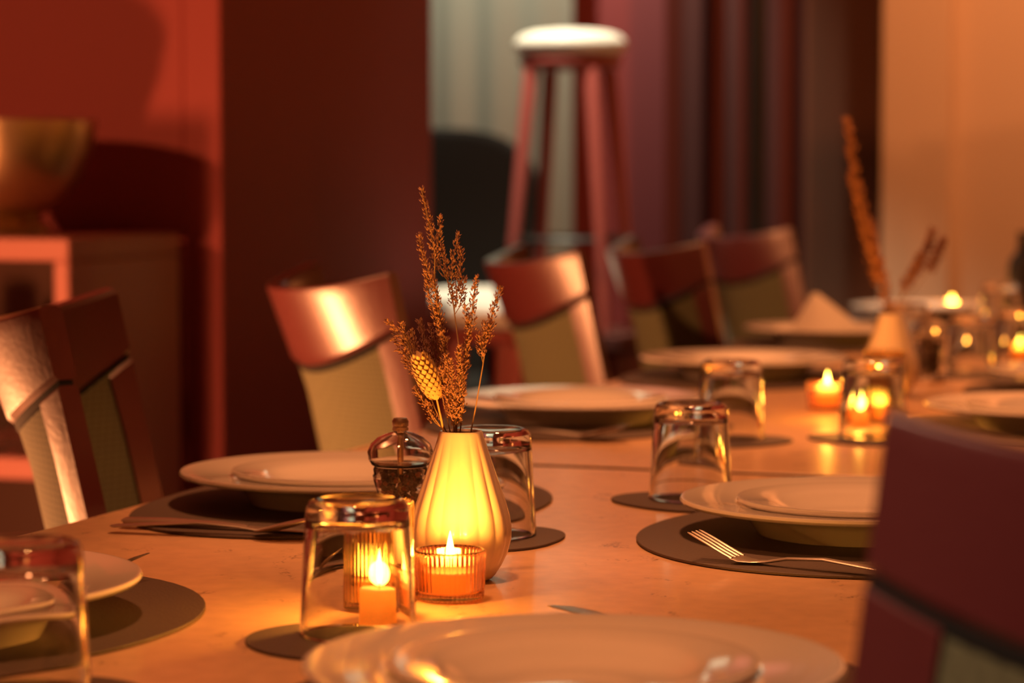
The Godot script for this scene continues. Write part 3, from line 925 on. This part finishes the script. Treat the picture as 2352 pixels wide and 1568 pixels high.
# put the chair so that the top of one end of its back (side +1 or -1 in its own x) is at "end"
func seat_at(o: Node3D, end: Vector3, front: Vector3, side: float, tall := 1.0) -> void:
	var f := front.normalized()
	var b := Basis(Vector3(f.z, 0, -f.x), Vector3.UP, f)
	var local := back_point(SPAN * side, 0.950, 0.29, 0.215)
	var at := end - b * local
	at.y = 0.0
	o.transform = Transform3D(b, at).scaled_local(Vector3(1.0, tall, 1.0))

func chairs() -> void:
	var c0 := make_chair()
	var spots := [
		[Vector3(-0.478, 0, -2.63), 0.0, "burgundy leather chair with an amber glare, leftmost, seen almost from the front"],
		[Vector3(-0.167, 0, -3.50), -20.0, "burgundy leather chair with a broad amber glare, left of the dried flowers"],
		[Vector3(0.1109, 0, -4.4678), -14.5, "burgundy leather chair right of the dried flowers, below the tall stool"],
		[Vector3(0.3648, 0, -5.0454), -17.5, "dark red chair with only its end edge lit amber, fourth down the row"],
		[Vector3(0.6600, 0, -6.2400), -23.0, "unlit dark red chair at the end of the row, beside the brown wall"],
	]
	for k in spots.size():
		var e: Array = spots[k]
		var o := c0 if k == 0 else copy(c0, "", Vector3.ZERO)
		o.set_meta("label", e[2])
		var a := deg_to_rad(e[1])
		seat_at(o, e[0], Vector3(cos(a), 0, sin(a)), -1.0)
	var big := copy(c0, "large burgundy leather chair back in the lower right foreground, out of focus", Vector3.ZERO)
	big.set_meta("group", "")
	seat_at(big, Vector3(0.1728, 0, -1.20), Vector3(-0.45, 0, -0.893), 1.0, 1.027)

# ---------------------------------------------------------------- the sideboard on the left
func sideboard() -> void:
	var o := thing("sideboard", "open burgundy sideboard under the brass bowl, at the red wall", "sideboard", on(4.32, -2.84), TURN)
	var w := 1.18
	var d := 0.44
	part("top_board", box(Vector3(w, 0.04, d), 0.003, Vector3(0, 0.946, 0)).mesh(), mats["cabinet_wood"], o)
	part("shelf", box(Vector3(w - 0.064, 0.04, d - 0.02), 0.003, Vector3(0, 0.553, 0)).mesh(), mats["cabinet_wood"], o)
	part("bottom_board", box(Vector3(w - 0.064, 0.04, d - 0.02), 0.003, Vector3(0, 0.10, 0)).mesh(), mats["cabinet_wood"], o)
	for x in [-1.0, 1.0]:
		part("side_panel", box(Vector3(0.03, 0.926, d), 0.003, Vector3(x * (w * 0.5 - 0.015), 0.463, 0)).mesh(), mats["cabinet_wood"], o)
	part("back_panel", box(Vector3(w - 0.062, 0.86, 0.012), 0.002, Vector3(0, 0.49, -d * 0.5 + 0.008)).mesh(), mats["dark_wood"], o)
	# brass bowl on its foot
	var prof := [Vector2(0, 0.002), Vector2(0.085, 0.0), Vector2(0.098, 0.003), Vector2(0.097, 0.012), Vector2(0.075, 0.030), Vector2(0.082, 0.038), Vector2(0.118, 0.062), Vector2(0.152, 0.105), Vector2(0.174, 0.158), Vector2(0.184, 0.208), Vector2(0.186, 0.212), Vector2(0.183, 0.213), Vector2(0.170, 0.160), Vector2(0.147, 0.108), Vector2(0.112, 0.068), Vector2(0.06, 0.045), Vector2(0, 0.040)]
	single("footed_bowl", lathe(prof, 80).mesh(40.0), mats["brass"], "large brass bowl on a foot, standing on the sideboard", "bowl", on(4.30, -2.505, 0.9665))
	# stemmed glasses on the shelf
	var glass := lathe([Vector2(0, 0.0), Vector2(0.033, 0.0), Vector2(0.034, 0.0015), Vector2(0.010, 0.005), Vector2(0.0045, 0.012), Vector2(0.004, 0.085), Vector2(0.012, 0.094), Vector2(0.030, 0.115), Vector2(0.036, 0.145), Vector2(0.030, 0.195), Vector2(0.0285, 0.195), Vector2(0.0342, 0.145), Vector2(0.028, 0.117), Vector2(0.010, 0.099), Vector2(0, 0.097)], 40).mesh(50.0)
	var first: MeshInstance3D
	var k := 0
	for e in [[4.16, -2.36, "front right corner of the shelf"], [4.17, -2.45, "second from the right at the shelf front"], [4.28, -2.38, "right end of the back row"], [4.29, -2.48, "back row, behind the gap of the front glasses"], [4.18, -2.54, "third from the right at the shelf front"]]:
		var lb := "stemmed wine glass inside the sideboard, " + String(e[2])
		if k == 0:
			first = single("wine_glass", glass, mats["glass"], lb, "wine glass", on(e[0], e[1], 0.5735), 0.0, "wine glasses in the sideboard")
		else:
			copy(first, lb, on(e[0], e[1], 0.5735))
		k += 1

# ---------------------------------------------------------------- far end of the room
func drape(width: float, height: float, fold: float, depth: float, seed_value: int) -> ArrayMesh:
	var rng := RandomNumberGenerator.new()
	rng.seed = seed_value
	var n := int(width / fold * 12.0)
	var ph := rng.randf() * 6.0
	var s := Shape.new()
	var rings := []
	for r in 7:
		var y := height * r / 6.0
		var p := PackedVector3Array()
		for side in 2:
			for i in n + 1:
				var q := i if side == 0 else n - i
				var x := -width * 0.5 + width * q / n
				var z := sin(x * TAU / fold + ph + 0.5 * sin(x * 7.0)) * depth * (0.8 + 0.3 * sin(x * 11.0 + ph)) * (1.0 - 0.15 * r / 6.0)
				p.append(Vector3(x, y, z + (0.006 if side == 0 else 0.0)))
		rings.append(p)
	s.loft(rings)
	return s.outward().mesh(60.0)

func backdrop() -> void:
	# grey curtain at the back of the passage
	single("grey_curtain", drape(1.30, 2.55, 0.15, 0.012, 2), mats["grey_linen"], "grey-green pleated curtain between the dark corner and the tall stool", "curtain", on(8.26, -3.30, 0.05), TURN)
	single("plum_curtain", drape(0.55, 2.75, 0.14, 0.03, 8), mats["plum_velvet"], "dark plum pleated curtain right of the tall stool", "curtain", on(8.28, -2.06, 0.05), TURN)
	single("black_post", lathe([Vector2(0, 0), Vector2(0.09, 0.0), Vector2(0.09, 0.012), Vector2(0.030, 0.02), Vector2(0.030, 2.2), Vector2(0.024, 2.21), Vector2(0.0, 2.212)], 32).mesh(), mats["black_metal"], "thin black post in front of the plum curtain", "post", on(8.05, -1.975))
	wall("wall_brown", Vector2(8.22, -1.86), Vector2(8.22, -1.545), 0.17, mats["brown_plaster"])
	wall("wall_tan", Vector2(7.95, -1.545), Vector2(7.95, 2.6), 0.44, mats["tan_plaster"])
	wall("trim_1", Vector2(7.95, -1.545), Vector2(7.95, -1.34), -0.07, mats["tan_plaster"])
	# black armchair against the grey curtain
	var a := thing("armchair", "black high-backed armchair before the grey curtain", "armchair", on(7.6, -2.92), TURN + 0.25)
	var hb := PackedVector2Array()
	for i in 48:
		var t := TAU * i / 48
		var r := 1.0 / pow(pow(absf(cos(t)) / 0.36, 3.2) + pow(absf(sin(t)) / 0.42, 3.2), 1.0 / 3.2)
		hb.append(Vector2(cos(t), sin(t)) * r)
	part("backrest", slab(hb, -0.06, 0.06, 0.03).mesh(50.0), mats["black_cloth"], a, Transform3D(Basis(Vector3.RIGHT, PI / 2), Vector3(0, 0.80, -0.28)))
	part("seat_cushion", box(Vector3(0.58, 0.16, 0.56), 0.03, Vector3(0, 0.36, 0.06)).mesh(), mats["black_cloth"], a)
	for x in [-0.34, 0.34]:
		part("armrest", box(Vector3(0.1, 0.36, 0.6), 0.03, Vector3(x, 0.42, 0.06)).mesh(), mats["black_cloth"], a)
	for x in [-0.3, 0.3]:
		for z in [-0.2, 0.3]:
			part("leg", bar([Vector3(x, 0.0, z), Vector3(x, 0.26, z)], [0.015, 0.022], [0.015, 0.022], 12, Vector3.BACK).mesh(), mats["black_metal"], a)
	# bar stools
	var o := thing("bar_stool", "tall red-legged stool with a glowing white padded seat, raised on a platform", "stool", Vector3.ZERO, 0.0, "white padded bar stools")
	part("seat_pad", lathe([Vector2(0, 0.729), Vector2(0.10, 0.7285), Vector2(0.128, 0.732), Vector2(0.145, 0.743), Vector2(0.151, 0.757), Vector2(0.146, 0.771), Vector2(0.130, 0.784), Vector2(0.10, 0.793), Vector2(0.05, 0.798), Vector2(0, 0.799)], 56).mesh(50.0), mats["white_leather"], o)
	part("seat_rim", lathe([Vector2(0, 0.694), Vector2(0.112, 0.694), Vector2(0.128, 0.699), Vector2(0.138, 0.712), Vector2(0.134, 0.726), Vector2(0.128, 0.7275), Vector2(0, 0.728)], 56).mesh(), mats["red_lacquer"], o)
	for k in 4:
		var g := PI / 4 + k * PI / 2
		var d := Vector3(cos(g), 0, sin(g))
		part("leg", bar([d * 0.195, d * 0.128 + Vector3(0, 0.60, 0), d * 0.117 + Vector3(0, 0.6935, 0)], [0.012, 0.0205, 0.021], [0.012, 0.0205, 0.021], 14, Vector3.BACK).mesh(), mats["red_lacquer"], o)
	part("foot_ring", torus_like([Vector2(0.165, 0.235), Vector2(0.172, 0.242), Vector2(0.165, 0.249), Vector2(0.158, 0.242)], 48).mesh(), mats["black_metal"], o)
	o.position = Vector3(0.156, 0.6612, -7.0)
	o.rotation.y = -0.32
	copy(o, "bar stool whose bright white seat glows behind the dried flowers", Vector3(-0.093, 0.0005, -6.45), 0.2)
	copy(o, "bar stool whose white seat end shows left of the third chair back", Vector3(-0.003, 0.0005, -5.95), 0.9)
	var p := thing("platform", "low dark red platform under the tall stool", "platform", Vector3(0.156, 0, -7.0), TURN)
	part("platform_top", box(Vector3(0.40, 0.04, 0.40), 0.004, Vector3(0, 0.64, 0)).mesh(), mats["plum_velvet"], p)
	part("platform_body", box(Vector3(0.36, 0.62, 0.36), 0.004, Vector3(0, 0.31, 0)).mesh(), mats["plum_velvet"], p)
	# dark bottle at the far right
	single("dark_bottle", lathe([Vector2(0, 0.003), Vector2(0.030, 0.0), Vector2(0.034, 0.004), Vector2(0.034, 0.115), Vector2(0.030, 0.135), Vector2(0.014, 0.155), Vector2(0.012, 0.185), Vector2(0.0135, 0.187), Vector2(0.0135, 0.197), Vector2(0.0, 0.198)], 40).mesh(), mats["black_metal"], "dark bottle standing far off at the right picture edge", "bottle", Vector3(1.155, TOP + 0.0004, -5.90))
